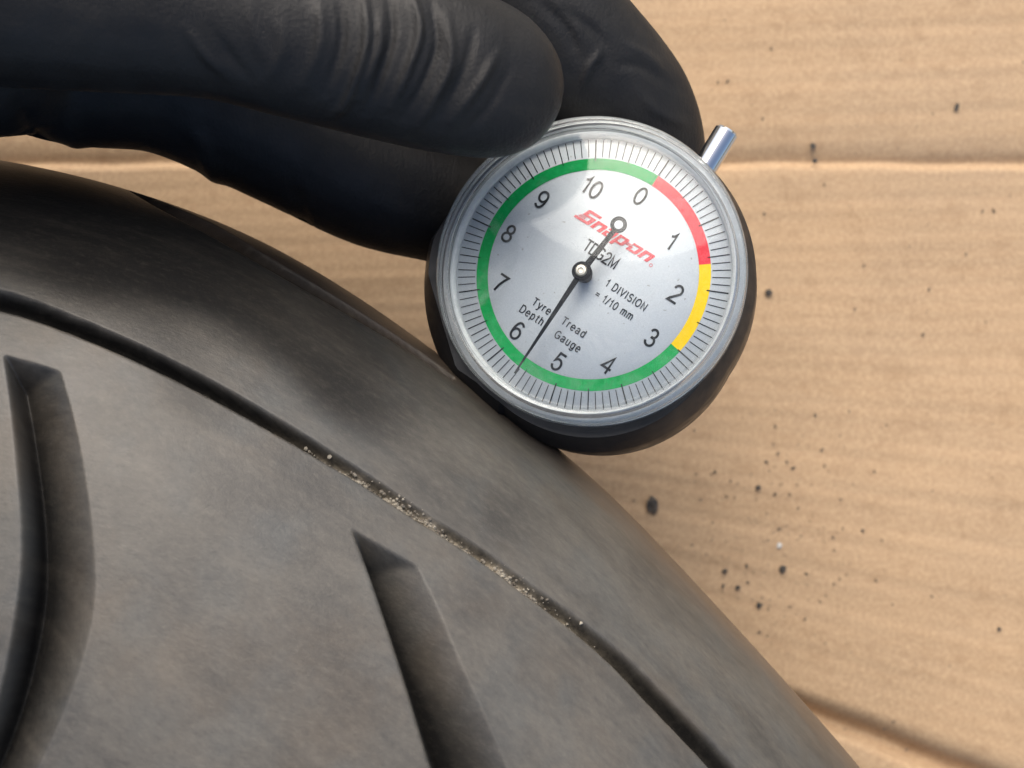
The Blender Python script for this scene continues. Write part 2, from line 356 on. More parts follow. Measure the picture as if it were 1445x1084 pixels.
def build_tyre():
    ns = len(c)
    th = np.r_[np.linspace(-88, -12, 30, endpoint=False), np.linspace(-12, 108, 640)] * math.pi / 180
    s_len = np.r_[0, np.cumsum(np.hypot(np.diff(cx), np.diff(cy)))]
    T = TW * (1 - np.cos(th)); Z = ZE + np.where(th < 0, 6.2, TH) * np.sin(th)
    X = cx[:, None] + NI[:, 0:1] * T[None]; Y = cy[:, None] + NI[:, 1:2] * T[None]; ZZ = np.repeat(Z[None], ns, 0)
    nh = np.stack([np.cos(th) * TH, np.sin(th) * TW], 1); nh /= np.linalg.norm(nh, axis=1)[:, None]
    Nn = np.stack([-NI[:, 0:1] * nh[None, :, 0], -NI[:, 1:2] * nh[None, :, 0], np.repeat(nh[None, :, 1], ns, 0)], -1)
    co = np.stack([X, Y, ZZ], -1)
    px = proj(co.reshape(-1, 3)); u = px[:, 0].reshape(ns, -1); w = px[:, 1].reshape(ns, -1)
    vis = (th > math.radians(2))[None]
    dep = np.zeros_like(u)
    def ddist(pts, sel=None):          # distance to polyline, with width interpolation
        pl = catmull(pts, 8); best = np.full(u.shape, 1e9); wid = np.zeros(u.shape); side = np.zeros(u.shape)
        lo = pl[:, :2].min(0) - 60; hi = pl[:, :2].max(0) + 60
        mk = (u > lo[0]) & (u < hi[0]) & (w > lo[1]) & (w < hi[1]) & vis
        uu, ww = u[mk], w[mk]; b = np.full(uu.shape, 1e9); wi = np.zeros(uu.shape)
        for a, e in zip(pl[:-1], pl[1:]):
            d = e[:2] - a[:2]; l2 = (d ** 2).sum() + 1e-9
            t = np.clip(((uu - a[0]) * d[0] + (ww - a[1]) * d[1]) / l2, 0, 1)
            ds = np.hypot(uu - a[0] - t * d[0], ww - a[1] - t * d[1]); m = ds < b
            b[m] = ds[m]; wi[m] = (a[2] + t * (e[2] - a[2]))[m]
        best[mk] = b; wid[mk] = wi; return best, wid
    # long thin shoulder groove
    g1 = [(-160, 398, 15), (0, 424, 15), (100, 458, 13), (205, 503, 12.5), (310, 556, 12), (400, 607, 11), (455, 640, 10), (520, 680, 9), (600, 733, 8.5), (680, 784, 8.5), (745, 832, 9), (810, 880, 10), (870, 930, 12), (930, 990, 14), (1000, 1062, 15), (1060, 1130, 16), (1200, 1300, 17)]
    d, wd = ddist(g1); jag = 1 + .07 * np.sin(u * .11) * np.sin(u * .043 + w * .06)
    k = 1 - smooth01((d - wd * .30 * jag) / (wd * .75)); dep = np.maximum(dep, np.where(wd > 0, k * .34, 0))
    fill = 1 - .72 * np.exp(-(np.abs(u - 640) / 190) ** 3) * (.75 + .35 * np.sin(u * .09) * np.sin(u * .037 + 1)); dep *= np.clip(fill, .12, 1)
    silt = k * np.exp(-(np.abs(u - 655) / 205) ** 3) * (wd > 0)
    # shoulder slit close to the silhouette
    g2 = [(181, 267, .8), (205, 279, 3), (232, 292, 5), (300, 325, 7.5), (363, 362, 7), (410, 390, 6.5), (457, 417, 6), (520, 455, 5), (582, 494, 3.5), (640, 534, 2)]
    d, wd = ddist(g2); k = 1 - smooth01((d - wd * .6) / (wd * .5 + .6)); dep = np.maximum(dep, np.where(wd > 0, k * .35, 0))
    # broad slanting grooves: (left edge, right edge) against y
    def wide(left, right, top, depth, fl, fr, ft):
        l = np.array(left, float); r = np.array(right, float)
        xl = np.interp(w, l[:, 1], l[:, 0]); xr = np.interp(w, r[:, 1], r[:, 0])
        (x0, y0), (x1, y1) = top; dl = math.hypot(x1 - x0, y1 - y0)
        dt = ((x1 - x0) * (w - y0) - (y1 - y0) * (u - x0)) / dl
        a = smooth01((u - xl) / fl); b_ = np.clip((xr - u) / fr, -1, 1.2); b_ = np.where(b_ < 0, 0, b_)
        b_ = np.clip(b_, 0, 1); b_ = b_ ** 1.15
        t = np.clip(dt / ft, 0, 1)
        def smin(p_, q_, kk_=.32):
            hh = np.clip(.5 + .5 * (q_ - p_) / kk_, 0, 1); return q_ * (1 - hh) + p_ * hh - kk_ * hh * (1 - hh)
        m_ = np.clip(smin(smin(a, b_, .25), t, .05), 0, 1)
        return np.where(vis & (w > y0 - 30), depth * m_, 0)
    def sm(pts): p = catmull(pts, 10); return p[np.argsort(p[:, 1])]
    w1 = wide(sm([(-2, 480), (4, 502), (14, 570), (22, 650), (28, 730), (28, 800), (18, 880), (2, 960), (-20, 1040), (-60, 1140), (-120, 1250)]),
              sm([(80, 480), (86, 524), (104, 590), (120, 670), (131, 760), (134, 840), (122, 910), (98, 985), (66, 1060), (20, 1150), (-30, 1250)]),
              ((4, 500), (86, 524)), 1.15, 34, 124, 58)
    w2 = wide(sm([(490, 730), (495, 748), (518, 810), (545, 890), (572, 975), (604, 1080), (640, 1180), (690, 1300)]),
              sm([(570, 760), (590, 800), (620, 862), (650, 935), (682, 1005), (718, 1088), (760, 1180), (810, 1300)]),
              ((495, 746), (590, 800)), 1.1, 28, 112, 58)
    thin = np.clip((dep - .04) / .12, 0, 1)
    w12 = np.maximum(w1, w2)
    co = co - Nn * np.maximum(dep, w12)[..., None]
    sv = np.repeat(s_len[:, None], len(th), 1); tv = np.repeat((th * (TW + TH) / 2)[None], ns, 0)
    nzf = np.array([noise.noise(Vector((a_ * .5, b_ * 1.1, 3))) for a_, b_ in zip(sv[::10, ::10].ravel(), tv[::10, ::10].ravel())]).reshape(sv[::10, ::10].shape)
    nzf = nzf.repeat(10, 0).repeat(10, 1)[:ns, :len(th)]
    kk = np.ones(21) / 21
    nzf = np.apply_along_axis(lambda q: np.convolve(q, kk, 'same'), 0, nzf); nzf = np.apply_along_axis(lambda q: np.convolve(q, kk, 'same'), 1, nzf)
    shoulder = smooth01((14.5 + nzf * 2 - sv) / 7) * smooth01((5.2 + nzf * 1.3 - tv - .12 * np.clip(sv - 7, 0, 9)) / 1.9)  # shade of the hand over the upper-left shoulder, painted as near-black rubber
    clean_shade = np.maximum(np.maximum(thin * .95, np.clip(w12 / .6, 0, 1) ** 1.7 * .96), .96 * shoulder)
    # slow unevenness of worn rubber
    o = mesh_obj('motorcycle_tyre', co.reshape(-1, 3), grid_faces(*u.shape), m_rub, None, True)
    uvl = o.data.uv_layers.new(name='UVMap')
    li = np.empty(len(o.data.loops), np.int32); o.data.loops.foreach_get('vertex_index', li)
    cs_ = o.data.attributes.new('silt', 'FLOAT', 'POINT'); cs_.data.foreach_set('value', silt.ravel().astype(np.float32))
    ca = o.data.attributes.new('clean_shade', 'FLOAT', 'POINT'); ca.data.foreach_set('value', clean_shade.ravel().astype(np.float32))
    uvl.data.foreach_set('uv', np.stack([sv.ravel(), tv.ravel()], 1)[li].astype(np.float32).ravel())
    tag(o, 'worn dusty black motorcycle tyre with slanting tread grooves, filling the lower left', 'tyre')
    return co, u, w, th
tco, tu, tw_, tth = build_tyre()
def on_tyre(px, py):
    j0 = int((tth < math.radians(4)).sum())
    d = (tu[:, j0:] - px) ** 2 + (tw_[:, j0:] - py) ** 2
    i, j = np.unravel_index(np.argmin(d), d.shape); return Vector(tco[i, j + j0])
# grit packed in the thin groove
gl_ = catmull([(430, 625), (455, 641), (520, 681), (600, 734), (680, 785), (745, 832), (810, 881), (880, 938)], 40)
bmj = bmesh.new()
for i in range(900):
    t = rng.rand()
    if i < 400: t = np.clip(rng.normal(.36, .07), 0, 1)
    elif i < 620: t = np.clip(rng.normal(.70, .08), 0, 1)
    q = gl_[int(t * (len(gl_) - 1))]; p = on_tyre(q[0] + .8 + rng.normal(0, 2.4), q[1] - 1.2 + rng.normal(0, 3.0))
    r = .007 + .026 * rng.rand() ** 3.0
    b2 = lump(r, i * .37, .8, 1); me = bpy.data.meshes.new('t'); b2.to_mesh(me); b2.free()
    n0 = len(bmj.verts); bmj.from_mesh(me); bpy.data.meshes.remove(me); bmj.verts.ensure_lookup_table()
    for vtx in bmj.verts[n0:]: vtx.co = vtx.co + p + Vector((0, 0, .02))
o = bm_obj('groove_grit', bmj, m_pale); tag(o, 'pale grit packed in the thin groove of the tyre', 'grit', kind='stuff')

# ------------------------------------------------------------------ gauge
nz = Vector((-.18, .11, .976)).normalized()
th0 = math.radians(34.3)
vd_ = Vector((math.sin(th0), math.cos(th0), 0)); vy = (vd_ - nz * vd_.dot(nz)).normalized(); vx = vy.cross(nz).normalized()
G0 = P(835.5, 386.5, 0)
MG = Matrix((( vx.x, vy.x, nz.x, G0.x), (vx.y, vy.y, nz.y, G0.y), (vx.z, vy.z, nz.z, G0.z), (0, 0, 0, 1)))
MGI = MG.inverted()
gauge = bpy.data.objects.new('tread_depth_gauge', None); link(gauge); gauge.matrix_world = MG
gauge.empty_display_size = .5
tag(gauge, 'round dial tyre tread depth gauge with clear lens and black body, held against the tyre', 'gauge')
C0 = Vector((0, 0, D))
def LP(px, py, z=0.0):               # photo pixel -> local point on the plane z of the gauge
    a = MGI @ C0; b = MGI @ P(px, py, 0); t = (z - a.z) / (b.z - a.z); return a + (b - a) * t

# body: bevelled round case with a flat foot
def outline(r, foot, n=180):
    pts = []
    for k in range(n):
        a = 2 * math.pi * k / n; x, y = r * math.cos(a), r * math.sin(a)
        pts.append([x, y])
    out = []
    for x, y in pts:
        if y < 0 and foot:          # the lower part is squared off into a foot with chamfered corners
            # superellipse-like: octagonal support distances
            a = math.atan2(y, x); best = 9
            if x >= 0: rr = r * (1 + .062 * math.sin(math.pi * min(1, -a / (math.pi / 2)))); out.append((rr * math.cos(a), rr * math.sin(a))); continue
            for (nx, ny, dd) in ((0, -1, foot), (-.62, -.785, foot * 1.02), (-1, 0, r)):
                c_ = nx * math.cos(a) + ny * math.sin(a)
                if c_ > .05: best = min(best, dd / c_)
            rr = max(r, min(best, r * 1.055)); x, y = rr * math.cos(a), rr * math.sin(a)
        out.append((x, y))
    return out
def loft(name, rings, mat_, parent, caps=True):
    n_ = len(rings[0][0]); V = []; F = []
    for pts, z in rings: V += [(x, y, z) for x, y in pts]
    for r in range(len(rings) - 1):
        for k in range(n_):
            F.append((r * n_ + k, r * n_ + (k + 1) % n_, (r + 1) * n_ + (k + 1) % n_, (r + 1) * n_ + k))
    if caps: F.append(tuple(range(n_ - 1, -1, -1))); F.append(tuple((len(rings) - 1) * n_ + k for k in range(n_)))
    o = mesh_obj(name, V, F, mat_, parent); bm = bmesh.new(); bm.from_mesh(o.data); bmesh.ops.recalc_face_normals(bm, faces=bm.faces); bm.to_mesh(o.data); bm.free()
    smooth_by_angle(o, 28); return o
R = 2.36
case = loft('case', [(outline(R - .25, 2.2), -1.42), (outline(R - .06, 2.42), -1.34), (outline(R, 2.50), -1.2), (outline(R, 2.50), -.54), (outline(R - .015, 2.48), -.48), (outline(R - .16, 2.16), -.06), (outline(R - .175, 2.14), -.03)], m_body, gauge)
case.location = (-.066, -.045, 0)
# dial plate and print
lathe('dial_plate', [(0, .0), (1.99, .0), (1.99, -.06), (0, -.06)], m_dial, gauge)
dial = gauge.children[-1] if False else bpy.data.objects['dial_plate']
lathe('bezel', [(1.955, .012), (1.97, .06), (2.0, .075), (2.05, .075), (2.065, .045), (2.09, .045), (2.10, .02), (2.15, .02), (2.15, -.03), (1.955, -.028)], m_bezel, gauge, closed=True)
def dang(i): return math.radians(90 - i * 360 / 11)
def arc_strip(name, r0, r1, a0, a1, z, m, parent):
    n_ = max(6, int(abs(a1 - a0) / math.radians(1.5))); V = []; F = []
    for k in range(n_ + 1):
        a = a0 + (a1 - a0) * k / n_
        V += [(r0 * math.cos(a), r0 * math.sin(a), z), (r1 * math.cos(a), r1 * math.sin(a), z)]
        if k: F.append((2 * k - 2, 2 * k, 2 * k + 1, 2 * k - 1))
    o = mesh_obj(name, V, F, m, parent)
    if o.data.polygons[0].normal.z < 0: o.data.flip_normals()
    return o
RO, RI = 1.665, 1.50
arc_strip('red_band', RI, RO, dang(0), dang(1.6), .005, m_red, dial)
arc_strip('yellow_band', RI, RO, dang(1.6), dang(3.0), .005, m_yellow, dial)
arc_strip('green_band', RI, RO, dang(3.0), dang(11), .005, m_green, dial)
V = []; F = []
for i in range(110):
    a = math.radians(90 - i * 360 / 110); maj = i % 10 == 0; half = i % 5 == 0
    r0, r1, hw = (1.625, 1.93, .0095) if maj else ((1.63, 1.935, .0068) if half else (1.685, 1.935, .0060))
    if i == 0: r0 = 1.67
    for r in (r0, r1):
        for s in (-1, 1): V.append((r * math.cos(a) - s * hw * math.sin(a), r * math.sin(a) + s * hw * math.cos(a), .0085))
    b = 4 * i; F.append((b, b + 2, b + 3, b + 1))
o = mesh_obj('scale_marks', V, F, m_ink, dial)
if o.data.polygons[0].normal.z < 0: o.data.flip_normals()
# plain grotesque lettering drawn as strokes: (width, strokes); cap height 1, x-height .74
def A(cx_, cy_, rx, ry, a0, a1, n_=18):
    return [(cx_ + rx * math.cos(math.radians(a0 + (a1 - a0) * k / n_)), cy_ + ry * math.sin(math.radians(a0 + (a1 - a0) * k / n_))) for k in range(n_ + 1)]
XH = .74
GL = {
 '0': (.60, [A(.30, .5, .27, .5, 90, 450, 30)]),
 '1': (.40, [[(.02, .74), (.16, .80), (.26, 1.0), (.26, 0)]]),
 '2': (.60, [A(.29, .72, .25, .28, 170, -32, 16) + [(.10, .14), (.02, .0), (.57, .0)]]),
 '3': (.60, [A(.28, .75, .22, .25, 160, -80, 16) + [(.24, .53)], [(.24, .53)] + A(.29, .27, .26, .27, 80, -165, 18)]),
 '4': (.60, [[(.44, 0), (.44, 1.0), (.02, .30), (.60, .30)]]),
 '5': (.60, [[(.52, 1.0), (.14, 1.0), (.07, .50)] + A(.29, .33, .26, .32, 125, -160, 20)]),
 '6': (.60, [A(.31, .70, .24, .30, 35, 90, 6) + A(.31, .50, .27, .50, 95, 180, 10) + A(.30, .31, .26, .31, 180, 530, 24)]),
 '7': (.60, [[(.03, 1.0), (.57, 1.0), (.42, .72), (.29, .40), (.22, 0)]]),
 '8': (.60, [A(.30, .76, .21, .24, -90, 270, 24), A(.30, .26, .26, .26, 90, 450, 26)]),
 '9': (.60, [A(.29, .30, .24, .30, 215, 270, 6) + A(.29, .50, .27, .50, 275, 360, 10) + A(.30, .69, .26, .31, 0, 350, 24)]),
 'T': (.62, [[(0, 1), (.62, 1)], [(.31, 1), (.31, 0)]]),
 'D': (.66, [[(.05, 0), (.05, 1), (.30, 1)] + A(.30, .5, .34, .5, 90, -90, 18) + [(.05, 0)]]),
 'G': (.74, [A(.37, .5, .34, .5, 48, 315, 24) + [(.68, .12), (.68, .46), (.40, .46)]]),
 'M': (.76, [[(.05, 0), (.05, 1), (.38, .08), (.71, 1), (.71, 0)]]),
 'I': (.20, [[(.10, 0), (.10, 1)]]),
 'V': (.66, [[(0, 1), (.33, 0), (.66, 1)]]),
 'S': (.64, [A(.32, .74, .25, .26, 30, 235, 16) + A(.33, .27, .27, .27, 60, -150, 18)]),
 'O': (.76, [A(.38, .5, .35, .5, 90, 450, 30)]),
 'N': (.70, [[(.06, 0), (.06, 1), (.64, 0), (.64, 1)]]),
 '=': (.56, [[(.02, .62), (.54, .62)], [(.02, .36), (.54, .36)]]),
 '/': (.30, [[(0, -.02), (.28, 1.02)]]),
 'm': (.84, [[(.06, 0), (.06, XH)], [(.06, .45)] + A(.24, .52, .18, .22, 165, 0, 10) + [(.42, 0)], [(.42, .45)] + A(.60, .52, .18, .22, 165, 0, 10) + [(.78, 0)]]),
 'y': (.50, [[(0, XH), (.25, .0)], [(.50, XH), (.22, -.14), (.15, -.26), (.02, -.27)]]),
 'r': (.34, [[(.06, 0), (.06, XH)], [(.06, .44)] + A(.26, .50, .20, .23, 165, 80, 6)]),
 'e': (.56, [[(.05, .39), (.52, .39)] + A(.28, .37, .24, .37, 8, 318, 22)]),
 'p': (.56, [[(.06, XH), (.06, -.28)], A(.28, .37, .22, .37, 180, 540, 24)]),
 't': (.32, [[(.14, .98), (.14, .14), (.19, .02), (.30, .0)], [(0, XH), (.29, XH)]]),
 'h': (.52, [[(.06, 0), (.06, 1)], [(.06, .45)] + A(.26, .50, .20, .24, 165, 0, 12) + [(.46, 0)]]),
 'a': (.54, [A(.26, .55, .20, .19, 160, 0, 10) + [(.46, .10), (.52, .0)], [(.46, .42), (.22, .36)] + A(.20, .19, .16, .19, 95, 270, 10) + [(.34, .04), (.46, .18)]]),
 'd': (.56, [[(.50, 1), (.50, 0)], A(.28, .37, .22, .37, 0, 360, 24)]),
 'u': (.52, [[(.06, XH)] + A(.26, .24, .20, .24, 180, 345, 12) + [(.46, .30)], [(.46, XH), (.46, 0)]]),
 'g': (.56, [A(.28, .37, .22, .37, 0, 360, 24), [(.50, XH), (.50, -.05)] + A(.28, -.06, .22, .22, 0, -150, 12)]),
 ' ': (.28, []),
}
def text(name, s, px, py, size, m, parent=None, weight=.085, sx=1.0, space=.13):
    """size is the cap height; weight the stroke width as a part of it"""
    V = []; F = []; x = 0; zz = 0
    hw = weight / 2
    for chh in s:
        w_, strokes = GL[chh]
        for st in strokes:
            p = [Vector((x + a_ * 1.0, b_, 0)) for a_, b_ in st]; closed = (p[0] - p[-1]).length < 1e-4
            if closed: p = p[:-1]
            n_ = len(p); zz += .0005; b0 = len(V)
            for k in range(n_):
                pa = p[k - 1] if (k or closed) else None; pb = p[(k + 1) % n_] if (k < n_ - 1 or closed) else None
                d_in = (p[k] - pa).normalized() if pa is not None else None; d_out = (pb - p[k]).normalized() if pb is not None else None
                if d_in is None: d_in = d_out
                if d_out is None: d_out = d_in
                t_ = (d_in + d_out); t_ = t_.normalized() if t_.length > 1e-3 else d_in
                nn_ = Vector((-t_.y, t_.x, 0)); c_ = max(.42, nn_.dot(Vector((-d_in.y, d_in.x, 0))))
                q = p[k]
                if not closed and k == 0 and (chh in 'TI1' or True): q = q - d_out * hw * .3
                if not closed and k == n_ - 1: q = q + d_in * hw * .3
                V += [(q + nn_ * hw / c_, zz), (q - nn_ * hw / c_, zz)]
            for k in range(n_ if closed else n_ - 1):
                l_ = (k + 1) % n_; F.append((b0 + 2 * k, b0 + 2 * k + 1, b0 + 2 * l_ + 1, b0 + 2 * l_))
        x += w_ + space
    x -= space; q0 = LP(px, py, 0)
    vv = [(q0.x + (v_.x - x / 2) * size * sx, q0.y + (v_.y - .5) * size, .0085 + z_) for v_, z_ in V]
    o = mesh_obj(name, vv, F, m, parent or dial)
    bm = bmesh.new(); bm.from_mesh(o.data); bmesh.ops.triangulate(bm, faces=bm.faces)
    for f in bm.faces:
        if f.normal.z < 0: f.normal_flip()
    bm.to_mesh(o.data); bm.free()
    return o
for s, (x, y) in zip(['0', '1', '2', '3', '4', '5', '6', '7', '8', '9', '10'],
                     [(904, 277), (949, 341), (954.5, 415), (920, 477), (858, 515), (788, 511), (730, 467), (706, 400), (718, 330), (765, 282), (836, 265)]):
    text('numeral', s, x, y, .245, m_ink, weight=.14, sx=.98)
text('model_print', 'TDG2M', 848.5, 359, .165, m_ink, weight=.15, sx=.84)
text('division_print', '1 DIVISION', 884, 416.5, .108, m_ink, weight=.15, sx=.90, space=.24)
text('division_print', '= 1/10 mm', 867, 431, .108, m_ink, weight=.15, sx=.90, space=.24)
text('title_print', 'Tyre', 765, 432.5, .108, m_ink, weight=.15, space=.24)
text('title_print', 'Tread', 810, 462, .108, m_ink, weight=.15, space=.24)
text('title_print', 'Depth', 751, 445, .108, m_ink, weight=.15, space=.24)
text('title_print', 'Gauge', 801.5, 482, .108, m_ink, weight=.15, space=.24)
q_ = LP(918.5, 374.5, 0)
arc_strip('registered_mark', .018, .025, 0, 6.28, .0085, m_logo, dial).location = (q_.x, q_.y, 0)
# slanted red maker's lettering, drawn as solid strokes
def logo():
    V = []; F = []
    def poly(pts):
        b = len(V); V.extend(pts); F.append(tuple(range(b, b + len(pts))))
    def H(x0, x1, y0, y1, cut=0): poly([(x0, y0), (x1 - cut, y0), (x1, y1), (x0 + cut, y1)])
    # cap height 1; x grows to the right, sheared afterwards
    x = 0
    poly([(.10, .80), (1.05, .80), (1.05, 1.0), (.20, 1.0), (.10, .95)])      # S top bar
    poly([(.10, .46), (.34, .46), (.34, .80), (.10, .80)])
    poly([(.34, .46), (.98, .46), (.98, .62), (.34, .62)])
    poly([(.72, .20), (.98, .20), (.98, .46), (.72, .46)])
    poly([(-.12, 0), (.90, 0), (.98, .08), (.98, .20), (-.12, .20)])
    poly([(.0, .25), (.48, .25), (.48, .31), (.0, .31)]); poly([(.0, .36), (.48, .36), (.48, .41), (.0, .41)])
    def nn(x): 
        poly([(x, 0), (x + .24, 0), (x + .24, .66), (x, .66)]); poly([(x + .24, .46), (x + .74, .46), (x + .74, .58), (x + .66, .66), (x + .24, .66)])
        poly([(x + .50, 0), (x + .74, 0), (x + .74, .46), (x + .50, .46)])
    def aa(x):
        poly([(x + .04, .50), (x + .70, .50), (x + .70, .60), (x + .64, .66), (x + .04, .66)]); poly([(x + .48, 0), (x + .70, 0), (x + .70, .50), (x + .48, .50)])
        poly([(x, 0), (x + .48, 0), (x + .48, .14), (x, .14)]); poly([(x, .14), (x + .20, .14), (x + .20, .40), (x, .40)]); poly([(x + .20, .28), (x + .48, .28), (x + .48, .40), (x + .20, .40)])
    def pp(x):
        poly([(x, -.24), (x + .22, -.24), (x + .22, .66), (x, .66)]); poly([(x + .22, .50), (x + .72, .50), (x + .72, .58), (x + .64, .66), (x + .22, .66)])
        poly([(x + .50, .16), (x + .72, .16), (x + .72, .50), (x + .50, .50)]); poly([(x + .22, 0), (x + .64, 0), (x + .72, .08), (x + .72, .16), (x + .22, .16)])
    def oo(x):
        poly([(x, .50), (x + .74, .50), (x + .74, .58), (x + .66, .66), (x, .66)]); poly([(x + .50, .16), (x + .74, .16), (x + .74, .50), (x + .50, .50)])
        poly([(x, 0), (x + .66, 0), (x + .74, .08), (x + .74, .16), (x, .16)]); poly([(x, .16), (x + .22, .16), (x + .22, .36), (x, .36)])
    nn(1.10); aa(1.94); pp(2.74); poly([(3.42, .28), (3.85, .28), (3.85, .35), (3.42, .35)]); poly([(3.40, .40), (3.85, .40), (3.85, .46), (3.40, .46)])
    oo(3.74); nn(4.58)
    q0 = LP(817, 310, 0); q1 = LP(919, 369, 0)          # start of the baseline and end of it
    width = 5.32; ex = (LP(915, 371, 0) - LP(812, 307, 0)); sc = ex.length / width * .985
    ang = math.atan2(ex.y, ex.x); q = LP(811.5, 307, 0)
    out = []
    for (a, b) in V:
        a2 = a + .42 * b; X = a2 * sc; Y = b * .205
        out.append((q.x + X * math.cos(ang) - Y * math.sin(ang), q.y + X * math.sin(ang) + Y * math.cos(ang), .0085))
    o = mesh_obj('maker_logo', out, F, m_logo, dial)
    bm = bmesh.new(); bm.from_mesh(o.data)
    for f in bm.faces:
        if f.normal.z < 0: f.normal_flip()
    bm.to_mesh(o.data); bm.free()
logo()
# needle with counterweight ring, hub and screw
ZN = .36
hub = LP(821, 383, ZN); tip = LP(726, 527, ZN); tail = LP(873, 317, ZN)
def slab(name, pts, z0, z1, m, parent):
    n_ = len(pts); V = [(x, y, z0) for x, y in pts] + [(x, y, z1) for x, y in pts]
    F = [tuple(range(n_ - 1, -1, -1)), tuple(range(n_, 2 * n_))] + [(k, (k + 1) % n_, n_ + (k + 1) % n_, n_ + k) for k in range(n_)]
    o = mesh_obj(name, V, F, m, parent); bm = bmesh.new(); bm.from_mesh(o.data); bmesh.ops.recalc_face_normals(bm, faces=bm.faces); bm.to_mesh(o.data); bm.free(); return o
d1 = (tip - hub).normalized(); p1 = Vector((-d1.y, d1.x, 0)); d2 = (tail - hub).normalized(); p2 = Vector((-d2.y, d2.x, 0))
pt = lambda v_: (v_.x, v_.y)
needle = slab('needle', [pt(hub + p1 * .042), pt(tip + p1 * .011), pt(tip - p1 * .011), pt(hub - p1 * .042), pt(hub - p2 * .045 * -1), pt(tail - d2 * .09 + p2 * .032), pt(tail - d2 * .09 - p2 * .032), pt(hub - p2 * .045)][:4], ZN - .012, ZN, m_needle, gauge)
slab('needle_tail', [pt(hub + p2 * .048), pt(tail - d2 * .085 + p2 * .033), pt(tail - d2 * .085 - p2 * .033), pt(hub - p2 * .048)], ZN - .013, ZN - .001, m_needle, needle)
rg = lathe('counterweight_ring', [(.062, ZN - .014), (.062, ZN + .001), (.118, ZN + .001), (.118, ZN - .014)], m_needle, needle, n=48, closed=True, smooth=False)
rg.location = (tail.x, tail.y, 0)
hb = lathe('hub', [(0, .0), (.10, 0), (.13, .2), (.138, ZN + .02), (.118, ZN + .055), (.06, ZN + .06), (0, ZN + .06)], m_needle, gauge, n=48); smooth_by_angle(hb, 30); hb.location = (hub.x, hub.y, 0)
sc_ = lathe('screw', [(0, ZN + .05), (.082, ZN + .055), (.086, ZN + .085), (.070, ZN + .105), (.040, ZN + .108), (.034, ZN + .085), (0, ZN + .082)], m_steel, hb, n=40); smooth_by_angle(sc_, 35)
# lens: window disc, clear rim wall with steps
RL = 2.165
dome = lambda r: .50 + .20 * (1 - (r / 2.0) ** 2)
top = [(r, dome(r)) for r in np.linspace(0, 1.97, 24)]
lathe('lens', top + [(r, dome(r) - .075) for r in np.linspace(1.97, 0, 24)], m_glass, gauge)
rim = [(1.972, .425), (1.972, .503), (2.0, .525), (2.06, .525), (2.09, .50), (2.115, .50), (2.15, .455), (RL, .40), (RL, .24), (RL - .03, .22), (RL - .03, .17), (RL + .012, .15), (RL + .012, .0), (2.16, -.025), (2.155, .03), (2.08, .06), (2.03, .12), (2.02, .40)]
o = lathe('lens_rim', rim, m_rim, gauge, n=200, closed=True); smooth_by_angle(o, 40)
# plunger knob
k0 = LP(985, 252, -.62); k1 = LP(1027, 184, -.62)
kd = (k1 - k0).normalized()
kn = lathe('plunger_knob', [(0, -.5), (.178, -.5), (.178, .0), (.183, .78), (.165, .81), (.15, .815), (0, .815)], m_chrome, gauge, n=96); smooth_by_angle(kn, 30)
kl = (k1 - k0).length
kn.rotation_euler = kd.to_track_quat('Z', 'Y').to_euler(); kn.location = k1 - kd * .815
# probe pin and stem on the foot side
pin = lathe('probe_pin', [(0, 0), (.05, .05), (.09, .4), (.09, 1.2), (0, 1.2)], m_chrome, gauge, n=32)
pin.rotation_euler = (-math.pi / 2, 0, 0); pin.location = (0, -2.55, -.8)

